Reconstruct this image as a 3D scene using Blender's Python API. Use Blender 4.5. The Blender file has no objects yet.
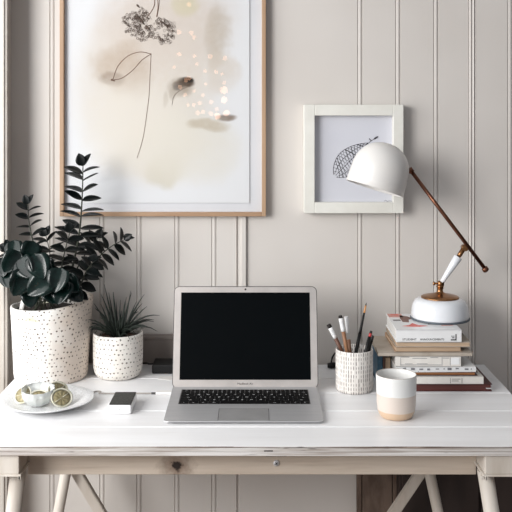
import bpy, bmesh, math, random
from mathutils import Vector, Matrix, noise
random.seed(7)
C = bpy.context.scene.collection
F = 911.0
CZ = 1.36          # eye height
DK = 0.75          # desk surface height
WY = 2.29          # wall distance
V = Vector
def P(px, py, d): return V(((px-256)*d/F, d, CZ-(py-120)*d/F))
def XW(px, d=WY): return (px-256)*d/F
def ZW(py, d=WY): return CZ-(py-120)*d/F

# ------------------------------------------------------------ materials
def lin(c):
    def f(v):
        v /= 255.0
        return v/12.92 if v <= .04045 else ((v+.055)/1.055)**2.4
    return (f(c[0]), f(c[1]), f(c[2]), 1.0)
class NT:
    def __init__(s, name):
        s.m = bpy.data.materials.new(name); s.m.use_nodes = True
        s.t = s.m.node_tree; s.b = s.t.nodes['Principled BSDF']
        s.out = s.t.nodes['Material Output']
    def n(s, kind, **kw):
        x = s.t.nodes.new(kind)
        for k, v in kw.items(): setattr(x, k, v)
        return x
    def l(s, a, b): s.t.links.new(a, b)
    def val(s, sock, v):
        if hasattr(v, 'is_linked') or isinstance(v, bpy.types.NodeSocket): s.l(v, sock)
        else: sock.default_value = v
    def math(s, op, a, b=0.0, c=None):
        x = s.n('ShaderNodeMath', operation=op)
        s.val(x.inputs[0], a); s.val(x.inputs[1], b)
        if c is not None: s.val(x.inputs[2], c)
        return x.outputs[0]
    def mix(s, fac, a, b):
        x = s.n('ShaderNodeMix', data_type='RGBA')
        s.val(x.inputs[0], fac); s.val(x.inputs[6], a); s.val(x.inputs[7], b)
        return x.outputs[2]
    def coord(s, which='Object'): return s.n('ShaderNodeTexCoord').outputs[which]
    def sep(s, v):
        x = s.n('ShaderNodeSeparateXYZ'); s.l(v, x.inputs[0]); return x.outputs
    def noise(s, vec, scale=5, detail=4, rough=.55, sx=(1,1,1)):
        mp = s.n('ShaderNodeMapping'); mp.inputs['Scale'].default_value = sx
        s.l(vec, mp.inputs['Vector'])
        x = s.n('ShaderNodeTexNoise'); s.l(mp.outputs[0], x.inputs['Vector'])
        x.inputs['Scale'].default_value = scale; x.inputs['Detail'].default_value = detail
        x.inputs['Roughness'].default_value = rough
        return x.outputs['Fac']
    def ramp(s, fac, lo, hi):
        x = s.n('ShaderNodeMapRange'); s.l(fac, x.inputs[0])
        x.inputs[1].default_value = lo; x.inputs[2].default_value = hi
        return x.outputs[0]
    def bump(s, h, strength=.3, dist=.002):
        x = s.n('ShaderNodeBump'); s.l(h, x.inputs['Height'])
        x.inputs['Strength'].default_value = strength; x.inputs['Distance'].default_value = dist
        s.l(x.outputs[0], s.b.inputs['Normal'])
def mat(name, c, rough=.5, metal=0.0, spec=.5, c2=None, scale=30, sx=(1,1,1), bump=0, coat=0, lo=.35, hi=.7, sss=0):
    t = NT(name)
    co = t.coord()
    nf = t.noise(co, scale, sx=sx)
    c2 = c2 or tuple(max(0, v*.94) for v in c)
    t.l(t.mix(t.ramp(nf, lo, hi), lin(c), lin(c2)), t.b.inputs['Base Color'])
    t.b.inputs['Roughness'].default_value = rough
    t.b.inputs['Metallic'].default_value = metal
    t.b.inputs['Specular IOR Level'].default_value = spec
    t.b.inputs['Coat Weight'].default_value = coat
    t.b.inputs['Coat Roughness'].default_value = .08
    if bump: t.bump(nf, bump)
    return t.m

def wall_mat():
    t = NT('painted beadboard'); co = t.coord()
    a = t.noise(co, 2.2, 3); b = t.noise(co, 60, 4, sx=(1, 1, .08))
    c = t.mix(t.ramp(a, .3, .7), lin((213, 208, 203)), lin((204, 198, 192)))
    t.l(c, t.b.inputs['Base Color']); t.b.inputs['Roughness'].default_value = .42
    t.b.inputs['Specular IOR Level'].default_value = .35
    t.bump(b, .12, .0015); return t.m
def desk_mat():
    t = NT('white painted planks'); co = t.coord()
    a = t.noise(co, 9, 5, sx=(.25, 2.2, 2.2)); b = t.noise(co, 40, 6, .7, sx=(.12, 1.6, 1.6))
    c = t.mix(t.ramp(a, .35, .75), lin((242, 242, 243)), lin((231, 230, 230)))
    c = t.mix(t.math('MULTIPLY', t.ramp(b, .62, .80), .25), c, lin((190, 180, 170)))
    t.l(c, t.b.inputs['Base Color']); t.b.inputs['Roughness'].default_value = .38
    t.bump(b, .15, .0015); return t.m
def edge_mat():
    t = NT('weathered plank edge'); co = t.coord()
    a = t.noise(co, 26, 6, .65, sx=(.10, 1, 2.2)); b = t.noise(co, 45, 3, .5, sx=(.16, 1, 2.4))
    lay = t.noise(co, 330, 2, .5, sx=(.01, .01, 1))
    c = t.mix(t.ramp(a, .42, .60), lin((222, 219, 216)), lin((150, 136, 126)))
    x, y, z = t.sep(co)
    wv = t.math('ADD', z, t.math('MULTIPLY', t.math('SUBTRACT', t.noise(co, 14, 4, .6, sx=(.5, 1, 1)), .5), .0032))
    for zc, hw, st in ((DK-.0014, .0009, .85), (DK-.0095, .0006, .5)):
        ln = t.math('LESS_THAN', t.math('ABSOLUTE', t.math('SUBTRACT', wv, zc)), hw)
        c = t.mix(t.math('MULTIPLY', t.math('MULTIPLY', ln, st), t.ramp(t.noise(co, 30, 3, .6, sx=(.3, 1, .01)), .34, .48)), c, lin((84, 68, 60)))
    c = t.mix(t.math('MULTIPLY', t.ramp(lay, .52, .60), .45), c, lin((150, 138, 128)))
    c = t.mix(t.ramp(b, .64, .67), c, lin((48, 34, 30)))
    t.l(c, t.b.inputs['Base Color']); t.b.inputs['Roughness'].default_value = .6
    t.bump(a, .5, .002); return t.m
def rail_mat():
    t = NT('bare pine rail'); co = t.coord()
    a = t.noise(co, 22, 6, .6, sx=(.10, 1, 1.6)); b = t.noise(co, 60, 5, .7, sx=(.06, 1, 1.5))
    c = t.mix(t.ramp(a, .35, .7), lin((212, 199, 184)), lin((188, 173, 157)))
    c = t.mix(t.math('MULTIPLY', t.ramp(b, .55, .72), .35), c, lin((146, 126, 108)))
    # knot in the timber
    x, y, z = t.sep(co)
    nz = t.noise(co, 90, 4)
    dx = t.math('DIVIDE', t.math('SUBTRACT', x, XW(176.5, 1.775)), .019)
    dz = t.math('DIVIDE', t.math('SUBTRACT', z, ZW(465.5, 1.775)), .014)
    r = t.math('SQRT', t.math('ADD', t.math('MULTIPLY', dx, dx), t.math('MULTIPLY', dz, dz)))
    r = t.math('ADD', r, t.math('MULTIPLY', t.math('SUBTRACT', nz, .5), 1.6))
    k1 = t.n('ShaderNodeMapRange'); t.l(r, k1.inputs[0]); k1.inputs[1].default_value = 2.2; k1.inputs[2].default_value = .6
    c = t.mix(t.math('MULTIPLY', k1.outputs[0], .85), c, lin((112, 90, 74)))
    k2 = t.n('ShaderNodeMapRange'); t.l(r, k2.inputs[0]); k2.inputs[1].default_value = .75; k2.inputs[2].default_value = .45
    c = t.mix(k2.outputs[0], c, lin((38, 27, 22)))
    t.l(c, t.b.inputs['Base Color']); t.b.inputs['Roughness'].default_value = .6
    t.bump(b, .3, .001); return t.m
def perforated(name, base, base2, hole, nu, nv, rr, stretch=1.0, jitter=.35, drop=.0, warm=None, stagger=.5):
    """regular pierced or stamped holes laid out on the UV of a turned pot"""
    t = NT(name)
    uv = t.sep(t.coord('UV')); co = t.coord()
    u = t.math('MULTIPLY', uv[0], nu); v = t.math('MULTIPLY', uv[1], nv)
    row = t.math('FLOOR', v)
    u = t.math('ADD', u, t.math('MULTIPLY', t.math('MODULO', row, 2.0), stagger))
    cu = t.math('FLOOR', u)
    cmb = t.n('ShaderNodeCombineXYZ'); t.l(cu, cmb.inputs[0]); t.l(row, cmb.inputs[1])
    wn = t.n('ShaderNodeTexWhiteNoise', noise_dimensions='3D'); t.l(cmb.outputs[0], wn.inputs['Vector'])
    rnd = t.sep(wn.outputs['Color'])
    du = t.math('ADD', t.math('SUBTRACT', t.math('FRACT', u), .5), t.math('MULTIPLY', t.math('SUBTRACT', rnd[0], .5), jitter))
    dv = t.math('ADD', t.math('SUBTRACT', t.math('FRACT', v), .5), t.math('MULTIPLY', t.math('SUBTRACT', rnd[1], .5), jitter))
    dv = t.math('DIVIDE', dv, stretch)
    r = t.math('SQRT', t.math('ADD', t.math('MULTIPLY', du, du), t.math('MULTIPLY', dv, dv)))
    rad = t.math('MULTIPLY', t.math('ADD', t.math('MULTIPLY', rnd[2], .8), .6), rr)
    q = t.math('SUBTRACT', r, rad)
    mk = t.n('ShaderNodeMapRange'); t.l(q, mk.inputs[0]); mk.inputs[1].default_value = .06; mk.inputs[2].default_value = -.02
    mask = mk.outputs[0]
    if drop:
        mask = t.math('MULTIPLY', mask, t.math('GREATER_THAN', wn.outputs['Value'], drop))
    nf = t.noise(co, 14, 5, .6)
    c = t.mix(t.ramp(nf, .35, .7), lin(base), lin(base2))
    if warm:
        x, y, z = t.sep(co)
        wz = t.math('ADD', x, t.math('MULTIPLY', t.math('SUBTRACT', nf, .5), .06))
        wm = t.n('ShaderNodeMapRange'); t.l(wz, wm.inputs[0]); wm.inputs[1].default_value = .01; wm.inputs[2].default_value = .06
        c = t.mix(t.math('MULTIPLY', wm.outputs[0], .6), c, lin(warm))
        # green algae bloom under the rim
        dx = t.math('DIVIDE', t.math('ADD', x, .028), .026); dz = t.math('DIVIDE', t.math('SUBTRACT', z, .155), .007)
        rr2 = t.math('ADD', t.math('MULTIPLY', dx, dx), t.math('MULTIPLY', dz, dz))
        rr2 = t.math('ADD', rr2, t.math('MULTIPLY', t.math('SUBTRACT', t.noise(co, 120, 3), .5), 3))
        gm = t.n('ShaderNodeMapRange'); t.l(rr2, gm.inputs[0]); gm.inputs[1].default_value = 1.1; gm.inputs[2].default_value = .2
        c = t.mix(t.math('MULTIPLY', gm.outputs[0], .55), c, lin((186, 188, 122)))
    c = t.mix(mask, c, lin(hole))
    t.l(c, t.b.inputs['Base Color']); t.b.inputs['Roughness'].default_value = .7
    h = t.math('SUBTRACT', t.math('MULTIPLY', nf, .5), mask)
    t.bump(h, .6, .0015); return t.m
def art_mat():
    t = NT('watercolour sheet'); co = t.coord('Object')
    nz = t.n('ShaderNodeTexNoise'); t.l(co, nz.inputs['Vector']); nz.inputs['Scale'].default_value = 9; nz.inputs['Detail'].default_value = 6
    n1 = t.sep(nz.outputs['Color'])
    x, y, z = t.sep(co)
    x = t.math('ADD', x, t.math('MULTIPLY', t.math('SUBTRACT', n1[0], .5), .10))
    z = t.math('ADD', z, t.math('MULTIPLY', t.math('SUBTRACT', n1[1], .5), .10))
    fine = t.noise(co, 70, 5, .7)
    c = lin((218, 219, 221))
    cx0, cz0 = ART_O
    blobs = [(150, 85, 78, 95, (205, 197, 186), .85), (165, 20, 70, 60, (202, 192, 183), .8), (120, 70, 32, 30, (178, 160, 142), .6),
             (160, 145, 40, 35, (212, 205, 190), .6), (217, 35, 14, 34, (176, 164, 148), .6), (222, 70, 16, 22, (198, 186, 172), .5),
             (165, 168, 20, 20, (184, 176, 150), .6), (112, 80, 14, 8, (120, 96, 78), .5),
             (180, 88, 14, 10, (150, 136, 120), .8), (186, 82, 9, 5, (84, 70, 58), 1.0), (178, 86, 7, 5, (92, 78, 66), .9), (188, 79, 6, 3, (44, 36, 30), 1.0), (172, 94, 4, 7, (150, 136, 120), .8), (165, 99, 3, 9, (168, 156, 140), .8), (176, 88, 4, 3, (70, 58, 48), .8), (140, 130, 60, 55, (214, 209, 200), .7), (190, 150, 50, 40, (212, 208, 198), .7),
             (226, 118, 11, 4, (120, 102, 84), .8), (208, 128, 20, 8, (180, 168, 148), .7), (184, 4, 14, 14, (196, 188, 160), .7)]
    x2, y2, z2 = t.sep(co)
    xs = t.math('ADD', x2, t.math('MULTIPLY', t.math('SUBTRACT', n1[0], .5), .03)); zs = t.math('ADD', z2, t.math('MULTIPLY', t.math('SUBTRACT', n1[1], .5), .03))
    X_, Z_ = x, z
    for px, py, rx, rz, col, st in blobs:
        x, z = (xs, zs) if rx < 17 and rz < 17 else (X_, Z_)
        bx = XW(px, 2.266)-cx0; bz = ZW(py, 2.266)-cz0
        dx = t.math('DIVIDE', t.math('SUBTRACT', x, bx), rx*.00249); dz = t.math('DIVIDE', t.math('SUBTRACT', z, bz), rz*.00249)
        r = t.math('ADD', t.math('MULTIPLY', dx, dx), t.math('MULTIPLY', dz, dz))
        mk = t.n('ShaderNodeMapRange', interpolation_type='SMOOTHSTEP'); t.l(r, mk.inputs[0]); mk.inputs[1].default_value = 1.35; mk.inputs[2].default_value = .15
        m = t.math('MULTIPLY', mk.outputs[0], st)
        m = t.math('MULTIPLY', m, t.math('ADD', t.math('MULTIPLY', fine, .8), .6))
        c = t.mix(m, c, lin(col))
    t.l(c, t.b.inputs['Base Color']); t.b.inputs['Roughness'].default_value = .85
    t.b.inputs['Specular IOR Level'].default_value = .1
    return t.m
def mug_mat():
    t = NT('banded stoneware'); co = t.coord(); x, y, z = t.sep(co)
    nf = t.noise(co, 60, 4)
    zz = t.math('ADD', z, t.math('MULTIPLY', t.math('SUBTRACT', nf, .5), .002))
    c = t.mix(t.math('GREATER_THAN', zz, .0165), lin((208, 180, 152)), lin((213, 201, 191)))
    c = t.mix(t.math('GREATER_THAN', zz, .050), c, lin((226, 226, 224)))
    sp = t.noise(co, 420, 2)
    c = t.mix(t.math('MULTIPLY', t.ramp(sp, .72, .78), .5), c, lin((130, 110, 95)))
    rim = t.math('GREATER_THAN', z, .0872)
    c = t.mix(t.math('MULTIPLY', rim, .5), c, lin((150, 132, 115)))
    t.l(c, t.b.inputs['Base Color']); t.b.inputs['Roughness'].default_value = .35
    return t.m
def plate_mat():
    t = NT('hammered white ceramic'); co = t.coord()
    vo = t.n('ShaderNodeTexVoronoi'); t.l(co, vo.inputs['Vector']); vo.inputs['Scale'].default_value = 260
    c = t.mix(t.ramp(vo.outputs['Distance'], .1, .6), lin((206, 206, 206)), lin((234, 235, 236)))
    t.l(c, t.b.inputs['Base Color']); t.b.inputs['Roughness'].default_value = .3
    t.bump(vo.outputs['Distance'], .6, .001); return t.m
def glass_pane():
    m = bpy.data.materials.new('picture glass'); m.use_nodes = True; t = m.node_tree
    t.nodes.remove(t.nodes['Principled BSDF'])
    a = t.nodes.new('ShaderNodeBsdfTransparent'); g = t.nodes.new('ShaderNodeBsdfGlossy'); g.inputs['Roughness'].default_value = .0
    fr = t.nodes.new('ShaderNodeFresnel'); fr.inputs['IOR'].default_value = 1.6
    mx = t.nodes.new('ShaderNodeMixShader'); geo = t.nodes.new('ShaderNodeNewGeometry'); inv = t.nodes.new('ShaderNodeMath'); inv.operation = 'SUBTRACT'; inv.inputs[0].default_value = 1; t.links.new(geo.outputs['Backfacing'], inv.inputs[1])
    ml = t.nodes.new('ShaderNodeMath'); ml.operation = 'MULTIPLY'; t.links.new(fr.outputs[0], ml.inputs[0]); t.links.new(inv.outputs[0], ml.inputs[1]); t.links.new(ml.outputs[0], mx.inputs[0])
    t.links.new(a.outputs[0], mx.inputs[1]); t.links.new(g.outputs[0], mx.inputs[2]); t.links.new(mx.outputs[0], t.nodes['Material Output'].inputs[0])
    return m
def clear_glass():
    t = NT('clear pressed glass'); t.b.inputs['Base Color'].default_value = (.95, .97, .96, 1)
    t.b.inputs['Roughness'].default_value = .2; t.b.inputs['Transmission Weight'].default_value = .6; t.b.inputs['IOR'].default_value = 1.3
    nf = t.noise(t.coord(), 160, 2); t.bump(nf, .4, .002); return t.m
def bulb_mat(nm, st):
    t = NT(nm); nf = t.noise(t.coord(), 3, 1)
    t.b.inputs['Emission Color'].default_value = lin((255, 196, 160)); t.b.inputs['Emission Strength'].default_value = st
    t.l(t.mix(nf, lin((255, 230, 210)), lin((250, 225, 205))), t.b.inputs['Base Color'])
    t.m.cycles.emission_sampling = 'NONE'; return t.m

# ------------------------------------------------------------ mesh helpers
def box(bm, x0, x1, y0, y1, z0, z1, bev=0, seg=2):
    b = bmesh.new(); bmesh.ops.create_cube(b, size=1)
    for v in b.verts:
        v.co = V((x0 if v.co.x < 0 else x1, y0 if v.co.y < 0 else y1, z0 if v.co.z < 0 else z1))
    if bev: bmesh.ops.bevel(b, geom=b.edges[:], offset=bev, segments=seg, profile=.5, affect='EDGES')
    return join(bm, b)
def join(bm, b, M=None):
    if M is not None: bmesh.ops.transform(b, matrix=M, verts=b.verts)
    me = bpy.data.meshes.new('tmp'); b.to_mesh(me); b.free(); bm.from_mesh(me); bpy.data.meshes.remove(me)
    return bm
def lathe(prof, seg=64, wob=None, closed=True, M=None):
    """prof: (r, z) list; returns a bmesh with UVs; closed joins nothing, caps come from r=0"""
    bm = bmesh.new(); uvl = bm.loops.layers.uv.new('UVMap'); rings = []
    for r, z in prof:
        ring = []
        for k in range(seg):
            a = 2*math.pi*k/seg
            p = V((r*math.cos(a), r*math.sin(a), z))
            if wob: p = wob(p, a, r, z)
            ring.append(bm.verts.new(p))
        rings.append(ring)
    L = [0]
    for i in range(1, len(prof)): L.append(L[-1]+math.hypot(prof[i][0]-prof[i-1][0], prof[i][1]-prof[i-1][1]))
    for i in range(len(rings)-1):
        for k in range(seg):
            k2 = (k+1) % seg
            try: f = bm.faces.new((rings[i][k], rings[i][k2], rings[i+1][k2], rings[i+1][k]))
            except ValueError: continue
            f.smooth = True
            us = [k/seg, (k+1)/seg, (k+1)/seg, k/seg]; vs = [L[i], L[i], L[i+1], L[i+1]]
            for lp, u_, v_ in zip(f.loops, us, vs): lp[uvl].uv = (u_, v_)
    bmesh.ops.remove_doubles(bm, verts=bm.verts, dist=1e-6)
    bmesh.ops.recalc_face_normals(bm, faces=bm.faces)
    if M is not None: bmesh.ops.transform(bm, matrix=M, verts=bm.verts)
    return bm
def tube(bm, pts, rad, seg=10, caps=True, flat=1.0):
    pts = [V(p) for p in pts]; n = len(pts)
    rad = rad if isinstance(rad, (list, tuple)) else [rad]*n
    up = None; rings = []
    for i, p in enumerate(pts):
        t = (pts[min(i+1, n-1)]-pts[max(i-1, 0)])
        t = t.normalized() if t.length > 1e-9 else V((0, 0, 1))
        if up is None:
            up = V((0, 1, 0)) if abs(t.y) < .9 else V((1, 0, 0))
        s = t.cross(up)
        if s.length < 1e-6: s = t.cross(V((1, 0, .1)))
        s.normalize(); up = s.cross(t).normalized()
        rings.append([bm.verts.new(p+(s*math.cos(2*math.pi*k/seg)+up*math.sin(2*math.pi*k/seg)*flat)*rad[i]) for k in range(seg)])
    for i in range(n-1):
        for k in range(seg):
            f = bm.faces.new((rings[i][k], rings[i][(k+1) % seg], rings[i+1][(k+1) % seg], rings[i+1][k])); f.smooth = True
    if caps:
        bm.faces.new(rings[0][::-1]); bm.faces.new(rings[-1])
    return bm
def spline(pts, n=8):
    pts = [V(p) for p in pts]; out = []
    for i in range(len(pts)-1):
        p0 = pts[max(i-1, 0)]; p1 = pts[i]; p2 = pts[i+1]; p3 = pts[min(i+2, len(pts)-1)]
        for k in range(n):
            t = k/n
            out.append(.5*((2*p1)+(p2-p0)*t+(2*p0-5*p1+4*p2-p3)*t*t+(3*p1-p0-3*p2+p3)*t**3))
    out.append(pts[-1]); return out
def roundrect(w, h, r, seg=5):
    o = []
    for cx, cy, a0 in ((w/2-r, h/2-r, 0), (-w/2+r, h/2-r, 90), (-w/2+r, -h/2+r, 180), (w/2-r, -h/2+r, 270)):
        for k in range(seg+1):
            a = math.radians(a0+90*k/seg); o.append((cx+r*math.cos(a), cy+r*math.sin(a)))
    return o
def prism(bm, outline, z0, z1, fn=None, bev=0):
    """outline (x,y) extruded z0..z1; fn maps each point to its place"""
    b = bmesh.new()
    lo = [b.verts.new((x, y, z0)) for x, y in outline]; hi = [b.verts.new((x, y, z1)) for x, y in outline]
    n = len(outline); b.faces.new(lo[::-1]); b.faces.new(hi)
    for i in range(n): b.faces.new((lo[i], lo[(i+1) % n], hi[(i+1) % n], hi[i]))
    if bev:
        ed = [e for e in b.edges if abs(e.verts[0].co.z-e.verts[1].co.z) < 1e-9]
        bmesh.ops.bevel(b, geom=ed, offset=bev, segments=2, profile=.5, affect='EDGES')
    if fn:
        for v in b.verts: v.co = fn(v.co)
    return join(bm, b)
def root_of(o):
    while o.parent: o = o.parent
    return o
def obj(name, bm, m, parent=None, origin=None):
    """mesh given in world coordinates; stored relative to its thing's base point"""
    if parent is not None: org = root_of(parent).location.copy()
    elif origin is not None: org = V(origin)
    else:
        xs = [v.co for v in bm.verts]
        org = V(((min(c.x for c in xs)+max(c.x for c in xs))/2, (min(c.y for c in xs)+max(c.y for c in xs))/2, min(c.z for c in xs)))
    bmesh.ops.translate(bm, vec=-org, verts=bm.verts)
    me = bpy.data.meshes.new(name); bm.to_mesh(me); bm.free(); me.materials.append(m)
    o = bpy.data.objects.new(name, me); C.objects.link(o)
    if parent is not None: o.parent = parent
    else: o.location = org
    return o
def tag(o, label, cat, group=None):
    o['label'] = label; o['category'] = cat
    if group: o['group'] = group
    return o
def thing(name, loc, label, cat, group=None):
    o = bpy.data.objects.new(name, None); C.objects.link(o); o.location = V(loc); o.empty_display_size = .05
    return tag(o, label, cat, group)
def struct(name, bm, m, **k):
    o = obj(name, bm, m, **k); o['kind'] = 'structure'; return o
def text_bm(txt, size, M, extrude=.0002, align='LEFT', sx=1.0):
    cu = bpy.data.curves.new('t', 'FONT'); cu.body = txt; cu.size = size; cu.extrude = extrude; cu.align_x = align
    cu.resolution_u = 2
    ob = bpy.data.objects.new('t', cu); C.objects.link(ob)
    dg = bpy.context.evaluated_depsgraph_get(); me = bpy.data.meshes.new_from_object(ob.evaluated_get(dg))
    bm = bmesh.new(); bm.from_mesh(me); bmesh.ops.transform(bm, matrix=M @ Matrix.Diagonal((sx, 1, 1, 1)), verts=bm.verts)
    bpy.data.objects.remove(ob); bpy.data.curves.remove(cu); bpy.data.meshes.remove(me)
    return bm
FACE = Matrix.Rotation(math.pi/2, 4, 'X')     # lettering upright, facing the viewer's side of the room

# ------------------------------------------------------------ setting
M_wall = wall_mat(); M_desk = desk_mat(); M_edge = edge_mat(); M_rail = rail_mat()
M_floor = mat('worn floorboards', (120, 98, 80), .5, c2=(92, 74, 60), scale=12, sx=(.3, 3, 1), bump=.2)
M_white = mat('white gloss paint', (242, 240, 237), .35, c2=(236, 233, 229), scale=12)
M_leg = mat('whitewashed wood', (218, 211, 202), .5, c2=(196, 186, 174), scale=26, sx=(1, 1, .15), bump=.2)
M_black = mat('matt black plastic', (16, 16, 17), .5, spec=.3)
M_ink = mat('dark ink', (104, 88, 78), .9, spec=.1, c2=(72, 58, 50), scale=120)

# beadboard wall: one moulded section drawn upward
def wall_profile():
    pts = []
    def bead(x, kind):
        if kind == 'v': pts.extend([(x-.0065, 0), (x-.0052, .0034), (x-.0040, .0006), (x-.0015, -.0004), (x+.0015, -.0004), (x+.0040, .0006), (x+.0052, .0034), (x+.0065, 0)])
        if kind == 'w': pts.extend([(x-.009, 0), (x-.0075, .0022), (x-.006, -.001), (x-.004, -.0026), (x-.0015, -.0012), (x, .0016), (x+.0015, -.0012), (x+.004, -.0026), (x+.006, -.001), (x+.0075, .0022), (x+.009, 0)])
        if kind == 's': pts.extend([(x-.003, 0), (x-.001, .006), (x+.001, .006), (x+.003, 0)])
    gr = [(52, 'v'), (102, 'v'), (139, 'v'), (177, 'v'), (214, 'v'), (237.5, 's'), (360, 'v'), (398, 'v'), (436, 'v'), (472, 'w'), (510, 'v')]
    pts.append((-.62, 0))
    for px, k in gr: bead(XW(px), k)
    x = XW(510)
    while x < 1.45:
        x += .0955; bead(x, 'v')
    pts.append((1.6, 0)); return pts
wp = wall_profile(); bm = bmesh.new()
lo = [bm.verts.new((x, WY+y, 0)) for x, y in wp]; hi = [bm.verts.new((x, WY+y, 2.6)) for x, y in wp]
for i in range(len(wp)-1): bm.faces.new((lo[i], lo[i+1], hi[i+1], hi[i]))
bl = [bm.verts.new((-.62, WY+.1, z)) for z in (0, 2.6)]; br = [bm.verts.new((1.6, WY+.1, z)) for z in (0, 2.6)]
bm.faces.new((lo[0], hi[0], bl[1], bl[0])); bm.faces.new((lo[-1], br[0], br[1], hi[-1])); bm.faces.new((bl[0], bl[1], br[1], br[0]))
bmesh.ops.recalc_face_normals(bm, faces=bm.faces)
struct('wall_back', bm, M_wall)
bm = bmesh.new(); box(bm, -.80, -.616, 2.207, WY+.1, 0, 2.6); struct('wall_left', bm, M_wall)
bm = bmesh.new()
prism(bm, [(-.72, 2.196), (-.6125, 2.194), (-.6115, 2.190), (-.6065, 2.190), (-.6055, 2.194), (-.600, 2.195), (-.5985, 2.199), (-.600, 2.203), (-.606, 2.207), (-.616, 2.2069), (-.72, 2.2069)], .0, 2.6)
struct('trim_1', bm, mat('cream painted casing', (196, 190, 182), .5, c2=(186, 179, 170), scale=12))
bm = bmesh.new(); box(bm, -2.6, 1.6, -1.9, WY+.1, -.05, 0); struct('floor', bm, M_floor)
# raised cover strip on the wall below the large print
bm = bmesh.new(); box(bm, XW(241.2), XW(246.2), WY-.008, WY+.003, .79, 1.14, .0015); struct('trim_2', bm, M_wall)
# low wall ledge behind the small pot
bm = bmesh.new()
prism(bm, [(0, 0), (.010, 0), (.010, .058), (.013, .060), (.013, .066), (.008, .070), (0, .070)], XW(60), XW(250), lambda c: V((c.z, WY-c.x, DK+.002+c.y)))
M_ledge = mat('taupe ledge with shade', (140, 130, 124), .5, c2=(126, 117, 110), scale=14)  # taupe set darker, so the shading on the ledge is in its colour
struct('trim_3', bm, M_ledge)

# ------------------------------------------------------------ desk
desk = thing('trestle_desk', (0, 1.99, 0), 'white painted plank trestle desk with weathered front edge and pine rail', 'desk')
ys = [1.702, 1.811, 1.911, 2.036, 2.150, 2.276]
bm = bmesh.new()
for i in range(5):
    box(bm, -.570, .570, ys[i]+(.0014 if i else 0), ys[i+1]-.0014, DK-.0168, DK-random.uniform(0, .0003), .0014)
top = obj('tabletop', bm, M_desk, desk)
bm = bmesh.new(); box(bm, -.5705, .5705, 1.7000, 1.7035, DK-.0170, DK-.0003, .0005)
obj('front_edge', bm, M_edge, top)
bm = bmesh.new(); box(bm, -.4436, .4286, 1.772, 1.800, .670, DK-.0168, .0015)
rail = obj('front_rail', bm, M_rail, desk)
bm = bmesh.new(); box(bm, -.43, .415, 2.20, 2.225, .670, DK-.0168, .0015); obj('rear_rail', bm, M_rail, desk)
for s, xa, xb in ((-1, -.540, -.4436), (1, .4286, .530)):
    bm = bmesh.new(); box(bm, xa, xb, 1.705, 2.255, .6965, DK-.0168, .002); beam = obj('trestle_beam', bm, M_leg, desk)
    bm = bmesh.new(); box(bm, xa-.004, xb+.004, 1.703, 2.255, .6925, .6966, .001)
    for k in range(3):   # split slivers of timber at the inner corner
        x = (xb if s < 0 else xa)+random.uniform(-.004, .008)*(-s); box(bm, x-.002, x+.002, 1.702, 1.712, .688-.003*random.random(), .694, .0005)
    obj('splintered_batten', bm, M_leg, beam)
    for y, pxt, pxb in ((1.74, 17.5 if s < 0 else 486, 13.5 if s < 0 else 491.5), (2.10, 65 if s < 0 else 430.5, 58.5 if s < 0 else 438)):
        p1 = P(pxt, 477, y); p2 = P(pxb, 512, y); dr = (p2-p1)/(p1.z-p2.z)
        a = p1-dr*(p1.z-.693) if p1.z < .693 else p1; a = p1+dr*(p1.z-.693); b = p1+dr*p1.z
        bm = bmesh.new(); r1 = .0150 if y < 2 else .0125
        tube(bm, [a, (a+b)/2, b], [r1, r1*.98, r1*.85], 20); obj('leg', bm, M_leg, desk)
    # slanting strut from the rear leg inward
    if s < 0: p1, p2 = P(73, 466, 2.13), P(100.5, 512, 2.13)
    else: p1, p2 = P(425, 466, 2.13), P(394, 512, 2.13)
    dr = (p2-p1)/(p1.z-p2.z); a = p1-dr*(.692-p1.z); b = p1+dr*(p1.z-.20)
    d = (b-a).normalized(); sd = V((d.z, 0, -d.x)); bm = bmesh.new(); w = .0115
    b_ = bmesh.new(); vs = []
    for q in (a, b):
        for e, f in ((-w, -.009), (w, -.009), (w, .009), (-w, .009)): vs.append(b_.verts.new(q+sd*e+V((0, f, 0))))
    for ix in ((0, 1, 2, 3), (7, 6, 5, 4), (0, 4, 5, 1), (1, 5, 6, 2), (2, 6, 7, 3), (3, 7, 4, 0)): b_.faces.new([vs[i] for i in ix])
    bmesh.ops.recalc_face_normals(b_, faces=b_.faces); bmesh.ops.bevel(b_, geom=b_.edges[:], offset=.0015, segments=2, affect='EDGES'); join(bm, b_)
    obj('strut', bm, M_leg, desk)
bm = bmesh.new(); box(bm, -.52, .52, 2.115, 2.145, .17, .205, .002); obj('stretcher', bm, M_leg, desk)
M_steel = mat('brushed steel', (222, 222, 224), .5, .4)
c0 = P(276.3, 463, 1.772)
sc = lathe([(0, 0), (.0062, 0), (.0062, .0012), (.005, .0024), (0, .0028)], 24, M=Matrix.Translation(c0+V((0, -.0002, 0))) @ Matrix.Rotation(math.pi/2, 4, 'X'))
screw = obj('screw', sc, M_steel, desk)
bm = bmesh.new()
for a in (0, math.pi/2):
    b_ = bmesh.new(); box(b_, -.0035, .0035, -.0006, .0006, 0, .0005); join(bm, b_, Matrix.Translation(c0+V((0, -.0028, 0))) @ Matrix.Rotation(math.pi/2, 4, 'X') @ Matrix.Rotation(a+.5, 4, 'Z'))
obj('screw_slot', bm, M_black, screw)
bm = bmesh.new(); box(bm, XW(266, 1.705), XW(286.5, 1.705), 1.703, 1.72, DK-.0185, DK-.0166); obj('metal_bracket', bm, M_black, desk)
bm = bmesh.new(); box(bm, XW(264, 1.7), XW(273, 1.7), 1.6996, 1.7006, DK-.0085, DK-.0066, .0003); obj('edge_slot', bm, M_black, top)

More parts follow.
